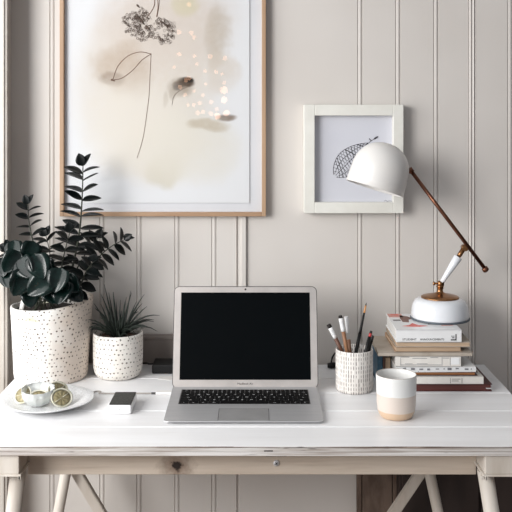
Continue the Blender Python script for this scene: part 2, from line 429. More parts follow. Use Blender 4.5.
M_dbrown = mat('dark brown shadow tone', (58, 46, 42), .6, c2=(40, 32, 30), scale=18, sx=(1, 1, .15))
M_wboard = mat('brown shadow tone', (120, 102, 90), .7, c2=(92, 76, 66), scale=26, sx=(1, 1, .4), bump=.2, lo=.42, hi=.6)
cx0_, cx1_ = XW(399, 2.23), .74
blk = thing('shadow_block', ((cx0_+cx1_)/2, 2.25, 0), 'dark brown block added for the shadow under the right end of the desk', 'shadow_block')  # added dark block, stands in for the deep shadow under the desk
bm = bmesh.new(); box(bm, cx0_, cx1_, 2.226, 2.285, .002, .64, .002); obj('body', bm, M_dbrown, blk)
for a, b in ((cx0_+.006, (cx0_+cx1_)/2-.003), ((cx0_+cx1_)/2+.003, cx1_-.006)):
    bm = bmesh.new(); box(bm, a, b, 2.216, 2.2262, .02, .63, .002); dr_ = obj('front_panel', bm, M_dbrown, blk)
    bm = bmesh.new(); box(bm, (a+b)/2-.03, (a+b)/2+.03, 2.206, 2.2162, .30, .31, .002); obj('handle', bm, M_black, dr_)
bm = bmesh.new()
for a, b in ((XW(357, 2.27), XW(361.5, 2.27)), (XW(362.3, 2.27), XW(392, 2.27)), (XW(392.8, 2.27), XW(397, 2.27))): box(bm, a, b, 2.268, 2.286, .002, .66, .001)
tag(obj('shadow_board', bm, M_wboard), 'brown boards added for the shadow on the wall under the desk beside the dark block', 'board')  # added boards, the wall's shadow put into their brown colour

# ------------------------------------------------------------ large framed print
M_oak = mat('pale oak frame', (178, 148, 120), .5, c2=(158, 126, 98), scale=30, sx=(1, 1, .1), bump=.1)
M_oakh = mat('pale oak frame rail', (178, 148, 120), .5, c2=(158, 126, 98), scale=30, sx=(.1, 1, 1), bump=.1)
M_mat = mat('white mount board', (214, 215, 219), .8, c2=(208, 210, 214), scale=5)
fy0, fy1 = 2.264, WY-.001
fx0, fx1, fz0, fz1 = XW(59.5, fy0), XW(266, fy0), ZW(216.5, fy0), ZW(-62, fy0)
fr = thing('framed_print', ((fx0+fx1)/2, WY-.012, fz0), 'large watercolour flower print in a thin pale oak frame on the wall', 'picture')
ART_O = ((fx0+fx1)/2, fz0)
w = .0105
for n_, (a, b, c_, d_), mm in (('frame_side', (fx0, fx0+w, fz0, fz1), M_oak), ('frame_side', (fx1-w, fx1, fz0, fz1), M_oak), ('frame_rail', (fx0+w, fx1-w, fz0, fz0+w), M_oakh), ('frame_rail', (fx0+w, fx1-w, fz1-w, fz1), M_oakh)):
    bm = bmesh.new(); box(bm, a, b, fy0, fy1, c_, d_, .0012); obj(n_, bm, mm, fr)
bm = bmesh.new(); box(bm, fx0+w*.8, fx1-w*.8, 2.2780, 2.281, fz0+w*.8, fz1-w*.8); obj('mount_board', bm, M_mat, fr)
ax1, az0 = XW(249.5, 2.2755), ZW(203, 2.2755)
bm = bmesh.new(); box(bm, fx0+w+.014, ax1, 2.2752, 2.2772, az0, fz1-w-.002, .0004)
art = obj('watercolour_sheet', bm, art_mat(), fr)
AY = 2.2749
def A(px, py): return P(px, py, AY)
# ink drawing
bm = bmesh.new()
for pts, r in (([(151, 54), (150, 75), (149, 95), (147, 112), (143, 138), (137, 158)], .0006),
               ([(151, 54), (140, 52), (128, 56), (118, 66), (113, 79)], .0008), ([(151, 54), (142, 60), (133, 70), (122, 78), (113, 80)], .0008),
               ([(113, 79), (111, 80), (115, 81)], .0012), ([(157, -8), (158, 6), (156.5, 17)], .0009), ([(154, -8), (154.5, 4), (151, 12), (146, 18)], .0009),
               ([(160, -10), (159, 5), (157, 17)], .0006)):
    tube(bm, spline([A(*q) for q in pts], 6), r, 6)
bmesh.ops.create_icosphere(bm, subdivisions=1, radius=.0016, matrix=Matrix.Translation(A(150.7, 54)))
obj('ink_stem', bm, mat('brown ink', (116, 90, 76), .9, spec=.1), art)
def scribble(cx, cy, rx, ry, n, seed, hole=None):
    rng = random.Random(seed); bm = bmesh.new()
    for k in range(n):
        a = rng.uniform(0, 2*math.pi); q = math.sqrt(rng.random())
        x, y = cx+rx*q*math.cos(a), cy+ry*q*math.sin(a)
        if hole and math.hypot((x-hole[0])/hole[2], (y-hole[1])/hole[3]) < 1: continue
        pts = []; an = rng.uniform(0, 6.28)
        for i in range(9):
            an += rng.uniform(.4, 1.5)*(1 if k % 2 else -1); x += 1.1*math.cos(an); y += 1.1*math.sin(an); pts.append(A(x, y))
        tube(bm, pts, rng.choice((.0003, .0004, .0006)), 5)
    return bm
bm = scribble(141, 15, 8, 8, 60, 3)
for a in ((133, 24, 10, 12, 75, 1), (144, 33, 9, 8, 50, 5)): join(bm, scribble(*a))
for k, (x, y) in enumerate(((139, 18), (141, 20), (143, 23), (147, 27), (149, 29), (138, 6))):
    tube(bm, spline([A(x-1.5, y-1.5), A(x, y), A(x+1.5, y+1.6)], 3), [.0008, .0018, .0026, .0026, .0018, .0014, .0008], 6)
obj('ink_flower', bm, M_ink, art)
bm = scribble(164, 31, 11, 13, 120, 2, (162, 33, 4, 6)); tube(bm, spline([A(160, 21), A(165, 24), A(168, 28)], 3), .002, 6)
obj('ink_flower', bm, M_ink, art)
bm = bmesh.new(); tube(bm, spline([A(172, 105), A(174, 96), A(181, 90), A(190, 86)], 5), .0005, 5); obj('ink_vein', bm, M_ink, art)
bm = bmesh.new(); box(bm, XW(226, AY), XW(249.5, AY), 2.2744, 2.2753, ZW(115, AY)-.0005, ZW(115, AY)+.0003); obj('paper_fold', bm, M_mat, art)
bm = bmesh.new(); box(bm, fx0+w*.8, fx1-w*.8, 2.2690, 2.2705, fz0+w*.8, fz1-w*.8); obj('glass', bm, glass_pane(), fr)

# ------------------------------------------------------------ small framed drawing
M_cream = mat('off white painted frame', (226, 225, 218), .45, c2=(218, 216, 208), scale=20)
M_paper = mat('pale grey paper', (206, 207, 214), .85, c2=(198, 199, 208), scale=3)
sy = 2.252
sx0, sx1, sz0, sz1 = XW(304, sy), XW(403.6, sy), ZW(213.3, sy), ZW(104.6, sy)
sp = thing('framed_drawing', ((sx0+sx1)/2, WY-.02, sz0), 'small pale grey drawing in a wide off-white box frame behind the lamp', 'picture')
wL, wR, wT, wB = .0265, .0255, .027, .027
for n_, (a, b, c_, d_) in (('frame_side', (sx0, sx0+wL, sz0, sz1)), ('frame_side', (sx1-wR, sx1, sz0, sz1)), ('frame_rail', (sx0+wL, sx1-wR, sz0, sz0+wB)), ('frame_rail', (sx0+wL, sx1-wR, sz1-wT, sz1))):
    bm = bmesh.new(); box(bm, a, b, sy, WY-.001, c_, d_, .0012); obj(n_, bm, M_cream, sp)
bm = bmesh.new(); box(bm, sx0+wL*.9, sx1-wR*.9, 2.274, 2.278, sz0+wB*.9, sz1-wT*.9); pap = obj('paper', bm, M_paper, sp)
DY = 2.2737
def D(px, py): return P(px, py, DY)
bm = bmesh.new()
a0, a1 = V((335, 176)), V((368, 143)); ax = (a1-a0); L = ax.length; ax.normalize(); nx = V((-ax.y, ax.x))
def lf(t, s): w_ = 12.5*max(0, math.sin(math.pi*min(1, t*.98+.02)**.85))**.85; q = a0+ax*(L*t)+nx*(w_*s); return D(q.x, q.y)
for s in (-1, 1): tube(bm, [lf(i/20, s) for i in range(21)], .0006, 5)
rng = random.Random(4)
for i in range(15):
    t = .04+i*.064
    tube(bm, spline([lf(t, -1), lf(min(1, t+.07), 0), lf(min(1, t+.06), 1)], 5), rng.choice((.0004, .0005, .0012)), 5)
    tube(bm, spline([lf(min(1, t+.20), -1), lf(min(1, t+.08), 0), lf(t, 1)], 5), rng.choice((.0004, .0006, .0009)), 5)
for s in (-.5, 0, .5): tube(bm, [lf(.02+i*.05, s) for i in range(19)], .0005, 5)
tube(bm, spline([D(366, 145), D(371, 141), D(374, 139), D(378, 136.5)], 4), [.0006]*8+[.0012, .0022, .0022, .0016, .001], 6)
tube(bm, [D(369, 138.5), D(371.5, 141)], .001, 6)
obj('ink_drawing', bm, mat('grey black ink', (72, 70, 74), .9, spec=.1), pap)
bm = bmesh.new(); tube(bm, spline([D(384, 201.3), D(386, 200.2), D(387.5, 201.6), D(389, 200.4), D(391.5, 201.2)], 4), .0005, 5); obj('signature', bm, mat('pencil grey', (140, 140, 148), .9), pap)

# ------------------------------------------------------------ laptop
M_alu = mat('brushed aluminium', (196, 196, 197), .42, .55, c2=(188, 188, 190), scale=200, sx=(.05, 1, 1))
M_alud = mat('dark aluminium rim', (82, 80, 80), .4, .7)
M_screen = mat('switched off screen', (5, 8, 10), .3, spec=.06, c2=(4, 7, 9))
M_key = mat('black keycap', (9, 9, 10), .6, spec=.15)
M_legend = mat('white key legend', (214, 214, 214), .6)
lx = -.0247
lp = thing('laptop', (lx, 1.95, DK), 'open silver laptop with a black screen in the middle of the desk', 'laptop')
y0, y1 = 1.824, 2.052; lw = .3235
zt = lambda y: DK+.0062+(y-y0)/(y1-y0)*.0065
bm = bmesh.new()
def basefn(c):
    y = c.y+(y0+y1)/2
    if c.z > 0: return V((c.x+lx, y, zt(y)-(.0015 if c.z < .8 else 0)))
    return V((c.x*.985+lx, y0+.004+(y-y0)*.985, DK+.0012))
b_ = bmesh.new(); o0 = roundrect(lw, y1-y0, .011); o1 = roundrect(lw-.0015, y1-y0-.0015, .011)
r0 = [b_.verts.new(basefn(V((x, y, -1)))) for x, y in roundrect(lw-.012, y1-y0-.012, .012)]
r1 = [b_.verts.new(basefn(V((x, y, .5)))) for x, y in o0]; r2 = [b_.verts.new(basefn(V((x, y, 1)))) for x, y in o1]
n = len(r0); b_.faces.new(r0[::-1]); b_.faces.new(r2)
for A_, B_ in ((r0, r1), (r1, r2)):
    for i in range(n): b_.faces.new((A_[i], A_[(i+1) % n], B_[(i+1) % n], B_[i]))
join(bm, b_); base = obj('base', bm, M_alu, lp)
for dx in (-.14, .14):
    for yy in (y0+.03, y1-.02):
        bm = lathe([(0, 0), (.006, 0), (.006, .0014), (0, .0014)], 16, M=Matrix.Translation((lx+dx, yy, DK+.0001))); obj('rubber_foot', bm, M_black, base)
sl = math.atan2(.0065, y1-y0)
def deck(px, py, x0_, x1_, ya, yb, h0, h1, bev=.0003):
    pass
def slab(x0_, x1_, ya, yb, h0, h1, bev=.0004):
    b = bmesh.new(); box(b, x0_, x1_, ya, yb, h0, h1, bev)
    for v in b.verts: v.co.z += zt(v.co.y)
    return b
# keyboard
kx0 = lx-.1390; pitch = .0195
rows = [([.0195]*14, .0085, ['esc']+['F%d' % i for i in range(1, 13)]+['I']),
        ([.0195]*13+[.0195], .0165, list('`1234567890-=')+['del']),
        ([.0290]+[.0195]*12+[.010], .0165, ['tab']+list('QWERTYUIOP[]')+['\\']),
        ([.0340]+[.0195]*11+[.0245], .0165, ['caps']+list("ASDFGHJKL;'")+['ret']),
        ([.0440]+[.0195]*10+[.034], .0165, ['shift']+list('ZXCVBNM,./')+['shift']),
        ([.0195]*3+[.0245, .0975, .0245]+[.0195]*3, .0165, ['fn', 'ctl', 'alt', 'cmd', '', 'cmd', 'alt', '<', '>'])]
yb = 2.020
for widths, h, leg in rows:
    k_ = .278/sum(widths); x = kx0
    for wd, lt in zip(widths, leg):
        wd *= k_
        kb = slab(x+.0011, x+wd-.0011, yb-h+.0011, yb-.0011, -.0003, .0011)
        ko = obj('key', kb, M_key, lp)
        if lt:
            sz = .0068 if len(lt) == 1 else .0034
            if h < .01: sz = .0032
            yy = yb-h*.72
            tb = text_bm(lt, sz, Matrix.Translation((x+wd/2, yy, zt(yy)+.0013)) @ Matrix.Rotation(sl, 4, 'X'), .00008, 'CENTER')
            obj('key_legend', tb, M_legend, ko)
        x += wd
    yb -= h+.0003
bm = slab(kx0-.001, kx0+.279, yb, 2.0215, -.0006, .0001, 0); obj('keyboard_well', bm, M_alud, lp)
bm = slab(lx-.0005-.0515, lx-.0005+.0515, y0+.007, y0+.074, -.0006, .0002, .0002); pad = obj('trackpad', bm, mat('grey glass trackpad', (166, 165, 165), .35, .3), lp)
bm = bmesh.new()
for a, b, c_, d_ in ((-.0525, -.0515, .006, .075), (.0505, .0515, .006, .075), (-.052, .051, .0740, .0748)):
    join(bm, slab(lx+a, lx+b, y0+c_, y0+d_, -.0006, .00025, 0))
obj('trackpad_seam', bm, M_alud, pad)
# lid
hy, hz = 2.040, DK+.0095; tl = math.radians(14.5)
LID = Matrix.Translation((lx+.0005, hy, hz)) @ Matrix.Rotation(-tl, 4, 'X') @ Matrix.Rotation(math.pi/2, 4, 'X')   # local x right, y up the lid, z towards the viewer
def lidfn(c): return LID @ c
lh = .2245
bm = bmesh.new(); prism(bm, [(x, y+lh/2) for x, y in roundrect(.3278, lh+.001, .0115)], -.0055, -.0003, lidfn, .0012); lid = obj('lid', bm, M_alud, lp)
bm = bmesh.new(); prism(bm, [(x, y+lh/2) for x, y in roundrect(.3250, lh-.002, .0105)], -.0008, .0002, lidfn); bez = obj('bezel', bm, mat('silver bezel', (196, 190, 186), .4, .45), lid)
bm = bmesh.new(); prism(bm, [(x, y+lh-.0135-.0965) for x, y in roundrect(.2950, .193, .0008)], .0001, .0004, lidfn); obj('screen', bm, M_screen, lid)
bm = bmesh.new(); prism(bm, [(.0022*math.cos(a/8*math.pi), lh-.0065+.0022*math.sin(a/8*math.pi)) for a in range(16)], .0001, .0005, lidfn); obj('webcam', bm, M_black, bez)
tb = text_bm('MacBook Air', .0066, LID @ Matrix.Translation((0, .0075, .0003)), .0001, 'CENTER', 1.0); obj('wordmark', tb, M_black, bez)
bm = bmesh.new(); tube(bm, [V((lx-.125, hy-.001, hz-.0022)), V((lx+.125, hy-.001, hz-.0022))], .0030, 12); obj('hinge', bm, M_black, lp)

# ------------------------------------------------------------ big dotted pot with glossy plant
def leaf(bm, base, dr, nrm, L, W, fold=.25, droop=.1, n=7, point=1.0):
    dr = dr.normalized(); s = dr.cross(nrm)
    if s.length < 1e-4: s = dr.cross(V((.3, .8, .5)))
    s.normalize(); up = s.cross(dr).normalized()
    top_, bot = [], []
    T = .0006
    grid = []
    for i in range(n+1):
        t = i/n; w_ = W*.5*(math.sin(math.pi*t**(.85*point))**(.75 if point == 1.0 else .55) if 0 < t < 1 else 0.04)
        c = base+dr*(L*t)-up*(droop*L*t*t)
        row = []
        for j, e in enumerate((-1, -.55, 0, .55, 1)): row.append(c+s*(w_*e)+up*(abs(e)**1.3*w_*fold))
        grid.append(row)
    va = [[bm.verts.new(p+up*T) for p in r] for r in grid]; vb = [[bm.verts.new(p-up*T) for p in r] for r in grid]
    for i in range(n):
        for j in range(4):
            f = bm.faces.new((va[i][j], va[i][j+1], va[i+1][j+1], va[i+1][j])); f.smooth = True
            f = bm.faces.new((vb[i][j], vb[i+1][j], vb[i+1][j+1], vb[i][j+1])); f.smooth = True
        f = bm.faces.new((va[i][0], va[i+1][0], vb[i+1][0], vb[i][0])); f = bm.faces.new((va[i][4], vb[i][4], vb[i+1][4], va[i+1][4]))
M_leafd = mat('dark glossy leaf', (9, 16, 16), .35, c2=(4, 8, 9), scale=25, spec=.2)
M_leafg = mat('large glossy green leaf', (14, 32, 29), .16, c2=(6, 14, 13), scale=45, spec=.3)
M_stem = mat('dark plant stem', (52, 56, 44), .6, c2=(38, 40, 32))
M_soil = mat('potting soil', (46, 34, 28), .95, c2=(24, 18, 15), scale=120, bump=1)
pc = V((XW(51, 2.166), 2.166, DK))
pot = thing('potted_plant', pc, 'dark glossy leafy plant in the large cream pierced pot on the desk', 'plant')
def wob(p, a, r, z):
    t = z/.178
    tilt = max(0, t-.35)/.65
    p.z += tilt*(.010*math.cos(a)+.003*math.sin(2*a+1)) if z > .02 else 0
    k = 1+.012*math.sin(3*a+.7)*t
    return V((p.x*k+.0015*t, p.y*min(k, 1.0), p.z))
prof = [(0, .004), (.075, .003), (.081, 0), (.0845, .003), (.0865, .012), (.0885, .05), (.0915, .10), (.0945, .15), (.0965, .172), (.0960, .178), (.0925, .1795), (.0905, .174), (.088, .150), (.085, .10), (0, .10)]
bm = lathe(prof, 96, wob, M=Matrix.Translation(pc))
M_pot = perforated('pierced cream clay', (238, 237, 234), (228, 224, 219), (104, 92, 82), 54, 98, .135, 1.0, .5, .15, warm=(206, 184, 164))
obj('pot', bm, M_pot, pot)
bm = lathe([(0, .160), (.05, .162), (.086, .158)], 48, lambda p, a, r, z: V((p.x, p.y, z+.004*noise.noise(V((p.x*60, p.y*60, 0))))), M=Matrix.Translation(pc)); obj('soil', bm, M_soil, pot)
Dp = 2.19
def branch(pts, r0, leaves, Lm, Wm, seed, taperL=True, start=.3, mat_=None, twist=0):
    """leafy branch: pts = (px,py,depth); pairs of leaves left and right of it, each pair turned a little about the stem"""
    rng = random.Random(seed)
    sp_ = spline([P(*q) for q in pts], 10); n_ = len(sp_)
    bm = bmesh.new(); tube(bm, sp_, [r0*(1-.65*i/(n_-1)) for i in range(n_)], 8)
    st = obj('stem', bm, M_stem, pot); bm = bmesh.new()
    for k in range(leaves):
        t = start+(1-start)*(k+.2)/leaves; i = min(n_-2, int(t*(n_-1)))
        p = sp_[i]; tg = (sp_[i+1]-sp_[max(0, i-1)]).normalized()
        side = tg.cross(V((0, 1, 0))).normalized()
        ang = rng.uniform(-.4, .4)+twist
        for s in (-1, 1):
            sd = side*s*math.cos(ang)+V((0, -1, 0))*math.sin(ang)*s
            up_ = .12+.45*(k/leaves)**1.5
            d_ = (sd+tg*(up_+rng.uniform(-.15, .15))).normalized()
            L_ = Lm*(1-.35*abs(k/leaves-.35))*rng.uniform(.85, 1.12)
            nr = (tg+V((0, -.7, 0))*rng.uniform(.1, 1.1)+V((rng.uniform(-.2, .2), 0, .2))).normalized()
            q = p+tg*rng.uniform(-.003, .003)
            if q.y+d_.y*L_ > 2.270: d_.y = min(d_.y, (2.270-q.y)/L_)
            leaf(bm, q, d_, nr, L_, Wm*rng.uniform(.8, 1.15), fold=.3, droop=rng.uniform(0, .15))
    tip = sp_[-1]; tg = (sp_[-1]-sp_[-2]).normalized()
    leaf(bm, tip, (tg+V((-.35, -.1, 0))).normalized(), V((0, -1, .3)), Lm*.55, Wm, .3); leaf(bm, tip, (tg+V((.5, 0, 0))).normalized(), V((0, -.5, 1)), Lm*.6, Wm*.8, .3)
    obj('foliage', bm, mat_ or M_leafd, st)
branch([(66, 302, 2.19), (72, 270, 2.185), (79, 235, 2.18), (82, 200, 2.18), (83, 166, 2.175)], .0034, 11, .058, .026, 11, start=.30)
branch([(50, 302, 2.16), (42, 270, 2.15), (34, 245, 2.14), (29, 222, 2.14), (28, 204, 2.14)], .0028, 7, .042, .019, 12, start=.30)
branch([(74, 300, 2.18), (84, 278, 2.165), (98, 258, 2.16), (112, 246, 2.15), (124, 240, 2.15)], .0024, 6, .042, .019, 13, start=.35)
branch([(60, 302, 2.15), (60, 280, 2.13), (64, 255, 2.12), (70, 232, 2.11)], .0024, 6, .045, .024, 14, start=.2, twist=.4)
branch([(45, 302, 2.20), (48, 275, 2.22), (50, 255, 2.23), (46, 236, 2.235)], .0024, 6, .045, .024, 15, start=.2)
branch([(70, 302, 2.15), (80, 285, 2.12), (86, 272, 2.10), (93, 262, 2.09)], .0024, 5, .040, .026, 16, start=.2)
branch([(40, 302, 2.15), (30, 280, 2.14), (18, 262, 2.13), (8, 250, 2.13)], .0024, 5, .042, .024, 17, start=.2)
branch([(66, 302, 2.22), (74, 275, 2.235), (88, 250, 2.24), (98, 238, 2.24)], .0024, 6, .045, .024, 18, start=.2)
# broad round leaves leaning over the rim
bm = bmesh.new(); st_bm = bmesh.new(); rng = random.Random(9)
big = [(12, 262, 2.06, 24), (25, 268, 2.05, 24), (39, 266, 2.045, 26), (20, 283, 2.05, 26), (40, 285, 2.04, 28), (58, 280, 2.04, 24), (8, 278, 2.075, 20), (3, 266, 2.08, 20),
       (62, 292, 2.055, 24), (30, 252, 2.08, 22), (72, 284, 2.07, 20), (48, 270, 2.075, 22), (52, 295, 2.07, 20), (30, 297, 2.065, 20), (76, 294, 2.09, 18), (14, 250, 2.09, 20)]
for px, py, d, sz in big:
    c = P(px, py, d); a = rng.uniform(-2.6, -.4)
    dr = V((math.cos(a)*.9+ (px-45)/60, -.35, math.sin(a)*.8)).normalized(); L_ = sz*d/F*1.05
    nr = V((rng.uniform(-.2, .5), -1, rng.uniform(-.25, .45))).normalized(); nr = (nr-dr*nr.dot(dr)).normalized()
    leaf(bm, c-dr*L_*.5, dr, nr, L_, L_*.92, fold=rng.uniform(.15, .45), droop=rng.uniform(.05, .25), n=9, point=.8)
    b0 = c-dr*L_*.5; tube(st_bm, spline([pc+V((rng.uniform(-.04, .03), -.02, .160)), (b0+pc+V((0, -.02, .19)))/2+V((0, 0, .01)), b0], 5), .0016, 6)
st = obj('stem', st_bm, M_stem, pot); obj('round_foliage', bm, M_leafg, st)
bm = bmesh.new(); tube(bm, [P(21, 312, 2.115), P(25, 292, 2.12)], [.0055, .0045], 10, flat=.4); obj('plant_marker', bm, M_white, pot)

# ------------------------------------------------------------ small pot with spiky plant
qc = V((XW(118, 2.172), 2.172, DK))
sp2 = thing('potted_plant', qc, 'small spiky grass-like plant in a little white dotted pot', 'plant')
bm = lathe([(0, .002), (.038, .0015), (.043, 0), (.049, .003), (.0545, .010), (.0578, .022), (.059, .045), (.0592, .080), (.0590, .100), (.0582, .1045), (.056, .105), (.0545, .102), (.0535, .07), (.052, .04), (0, .04)], 72, M=Matrix.Translation(qc))
obj('pot', bm, perforated('dotted white clay', (234, 230, 224), (224, 218, 210), (108, 100, 94), 38, 92, .155, .8, .3, .08), sp2)
bm = lathe([(0, .094), (.03, .095), (.0542, .092)], 40, lambda p, a, r, z: V((p.x, p.y, z+.004*noise.noise(V((p.x*90, p.y*90, 0))))), M=Matrix.Translation(qc)); obj('soil', bm, mat('reddish bark soil', (88, 58, 44), .95, c2=(34, 24, 20), scale=120, bump=1), sp2)
bm = bmesh.new(); rng = random.Random(21)
for k in range(64):
    a = rng.uniform(0, 2*math.pi); rr = rng.uniform(.002, .014); b0 = qc+V((rr*math.cos(a), rr*math.sin(a), .091))
    out = rng.uniform(.15, 1.0)**.8; L_ = rng.uniform(.095, .150)*(1 if rng.random() < .7 else .65)
    h = V((math.cos(a), math.sin(a)*.8, 0)); pts = []
    for i in range(7):
        t = i/6; p = b0+h*(L_*out*.80*t)+V((0, 0, L_*(1-.25*out)*t-L_*.72*out*out*t*t)); p.y = min(p.y, 2.268); p.x = max(p.x, qc.x-.062); pts.append(p)
    tube(bm, pts, [.0030, .0030, .0028, .0024, .0018, .0012, .0004], 5, flat=.45)
obj('foliage', bm, mat('dull green spiky leaf', (46, 54, 46), .5, c2=(24, 31, 28), scale=40), sp2)

# ------------------------------------------------------------ plate with dried fruit halves
plc = V((XW(47, 1.945), 1.945, DK))
bm = lathe([(0, .0020), (.045, .0015), (.052, 0), (.058, .002), (.080, .0095), (.0985, .0165), (.0998, .0175), (.0985, .0185), (.078, .0125), (.056, .0055), (0, .0048)], 96, lambda p, a, r, z: V((p.x, p.y, p.z+(.0008*math.sin(5*a) if r > .09 else 0))), M=Matrix.Translation(plc))
tag(obj('plate', bm, plate_mat(), origin=plc), 'white textured ceramic plate with a pale raised rim at the left of the desk', 'plate')
M_rind = mat('pale rind', (226, 222, 208), .5, c2=(198, 196, 170), scale=60)
M_flesh = mat('golden green flesh', (166, 154, 118), .4, c2=(128, 120, 88), scale=160, bump=.5, coat=.3)
def half_fruit(c, R, stretch, yaw, tilt, label):
    t = thing('dried_lime', c, label, 'fruit', 'dried lime pieces on the white plate')
    M = Matrix.Translation(c) @ Matrix.Rotation(yaw, 4, 'Z') @ Matrix.Rotation(tilt, 4, 'X') @ Matrix.Diagonal((stretch, 1, 1, 1))
    pr = [(0.0001, -R*.55)]+[(R*math.sin(a), -R*.55*math.cos(a)) for a in [i*math.pi/2/8 for i in range(1, 9)]]+[(R*.90, .0002), (R*.84, -.001)]
    mb = lathe(pr, 40, M=M); lo_ = min(v.co.z for v in mb.verts); dz = c.z-lo_; sh = Matrix.Translation((0, 0, dz)); bmesh.ops.transform(mb, matrix=sh, verts=mb.verts)
    rind = obj('rind', mb, M_rind, t)
    fb = lathe([(0.0001, -.0012), (R*.3, -.0022), (R*.78, -.0010), (R*.80, -.003), (.0001, -.003)], 40, lambda p, a, r, z: V((p.x, p.y, p.z+.0006*math.cos(a*9))), M=sh @ M); obj('flesh', fb, M_flesh, t)
    sb = bmesh.new()
    for k in range(2):
        a = k*math.pi+.4; tube(sb, [sh @ M @ V((.001*math.cos(a), .001*math.sin(a), .0002)), sh @ M @ V((R*.86*math.cos(a), R*.86*math.sin(a), .0002))], .0005, 5)
    obj('membrane', sb, M_rind, t)
zp = DK+.0056
half_fruit(V((XW(62, 1.925), 1.925, zp)), .0205, 1.25, .75, 1.0, 'lens-shaped dried lime piece with golden face at the right of the plate')
half_fruit(V((XW(58, 1.968), 1.968, zp+.002)), .0205, 1.3, .85, 1.0, 'golden dried lime piece leaning at the back right of the plate')
half_fruit(V((XW(22.5, 1.945), 1.945, zp+.001)), .020, 1.1, -.5, .95, 'small dried lime piece at the left of the plate beside the glass bowl')
gc = V((XW(38.5, 1.935), 1.935, zp))
bm = lathe([(0, .001), (.014, 0), (.018, .002), (.028, .010), (.0335, .022), (.0350, .036), (.0338, .0365), (.032, .023), (.026, .012), (.014, .005), (0, .004)], 48,
           lambda p, a, r, z: V((p.x*(1+.03*math.cos(12*a)), p.y*(1+.03*math.cos(12*a)), p.z)), M=Matrix.Translation(gc) @ Matrix.Rotation(math.radians(6), 4, 'X'))
tag(obj('glass_bowl', bm, clear_glass(), origin=gc), 'small clear pressed glass bowl in the middle of the textured plate', 'bowl')
def crumbs():
    t = gc+V((.002, -.002, .0075))
    half_fruit(t, .017, 1.2, .3, .55, 'dried lime half lying inside the clear glass bowl')
crumbs()

# ------------------------------------------------------------ power bank, cables, adapter
gx0, gx1 = XW(108.3, 1.886), XW(131.3, 1.886)
pb = thing('power_bank', ((gx0+gx1)/2, 1.94, DK), 'white and black pocket charger lying left of the laptop', 'charger')
bm = bmesh.new(); box(bm, gx0, gx1, 1.886, 1.975, DK+.0003, DK+.0195, .004, 3); body = obj('body', bm, mat('white plastic', (238, 238, 238), .3), pb)
bm = bmesh.new(); box(bm, gx0+.0012, gx1-.0012, 1.888, 1.974, DK+.0190, DK+.0212, .0015); obj('top_cover', bm, mat('charcoal pebbled cover', (62, 62, 58), .6, c2=(38, 38, 36), scale=220, bump=.6), pb)
bm = bmesh.new(); box(bm, (gx0+gx1)/2-.0006, (gx0+gx1)/2+.0006, 1.8855, 1.8865, DK+.009, DK+.0125); obj('status_light', bm, mat('grey mark', (160, 160, 160), .5), body)
bm = bmesh.new()
yc = 2.028; zc = DK+.0022
loop = [V((XW(92, yc), yc+.004, zc)), V((XW(96, yc), yc+.014, zc)), V((XW(100, yc), yc+.010, zc)), V((XW(99, yc), yc, zc)), V((XW(104, yc), yc-.003, zc)), V((XW(125, yc), yc-.002, zc)), V((XW(140, yc), yc-.002, zc)), V((XW(157, yc), yc-.002, zc))]
tube(bm, spline(loop, 8), .0017, 8)
cb = tag(obj('charging_cable', bm, mat('grey white cable', (176, 170, 164), .5)), 'thin pale cable with white plug running behind the pocket charger to the laptop', 'cable')
bm = bmesh.new(); box(bm, XW(156, yc), XW(174, yc), yc-.009, yc+.006, DK+.0006, DK+.0066, .0015); pl = obj('plug', bm, M_white, cb)
bm = bmesh.new(); tube(bm, [V((XW(151.5, yc), yc-.002, zc)), V((XW(157, yc), yc-.002, zc))], .0024, 10); obj('plug_collar', bm, M_alud, cb)
bm = bmesh.new(); box(bm, XW(152, 2.19), XW(178, 2.19), 2.186, 2.250, DK+.0006, DK+.022, .003)
ad = thing('power_adapter', (XW(166, 2.22), 2.23, DK), 'black power adapter block behind the left edge of the laptop', 'adapter')
obj('body', bm, M_black, ad)
bm = bmesh.new(); tube(bm, spline([V((XW(154, 2.22), 2.235, DK+.012)), V((XW(148, 2.22), 2.240, DK+.010)), V((XW(143, 2.23), 2.262, DK+.006)), V((XW(120, 2.25), 2.262, DK+.0025)), V((XW(95, 2.25), 2.260, DK+.0025))], 8), .002, 8); obj('cord', bm, M_black, ad)
bm = bmesh.new(); prism(bm, [(0, -.002), (.030, -.012), (.046, -.008), (.050, .026), (.004, .022)], 0, .0006, lambda c: V((XW(158, 2.15)+c.x, 2.145+c.y, DK+.0004+c.z))); tag(obj('paper_slip', bm, M_white), 'loose slip of white paper below the black power adapter', 'paper')
bk = thing('black_cable', (XW(331, 2.24), 2.235, DK), 'black cable with a round switch lying behind the pencil cup', 'cable')
bm = bmesh.new(); tube(bm, [V((XW(327.5, 2.235), 2.235, DK+.0078)), V((XW(331, 2.235), 2.235, DK+.0078)), V((XW(338, 2.235), 2.24, DK+.0078))], [.0055, .0075, .0065], 14); obj('inline_switch', bm, M_black, bk)
bm = bmesh.new(); tube(bm, spline([V((XW(331, 2.24), 2.238, DK+.012)), V((XW(333, 2.25), 2.252, DK+.026)), V((XW(338, 2.26), 2.262, DK+.034)), V((XW(348, 2.26), 2.264, DK+.020)), V((XW(362, 2.26), 2.262, DK+.006)), V((XW(372, 2.25), 2.255, DK+.008)), V((XW(378, 2.23), 2.232, DK+.010)), V((XW(374, 2.2), 2.205, DK+.008)), V((XW(373, 2.17), 2.17, DK+.0025))], 8), .0021, 8); obj('cord', bm, M_black, bk)

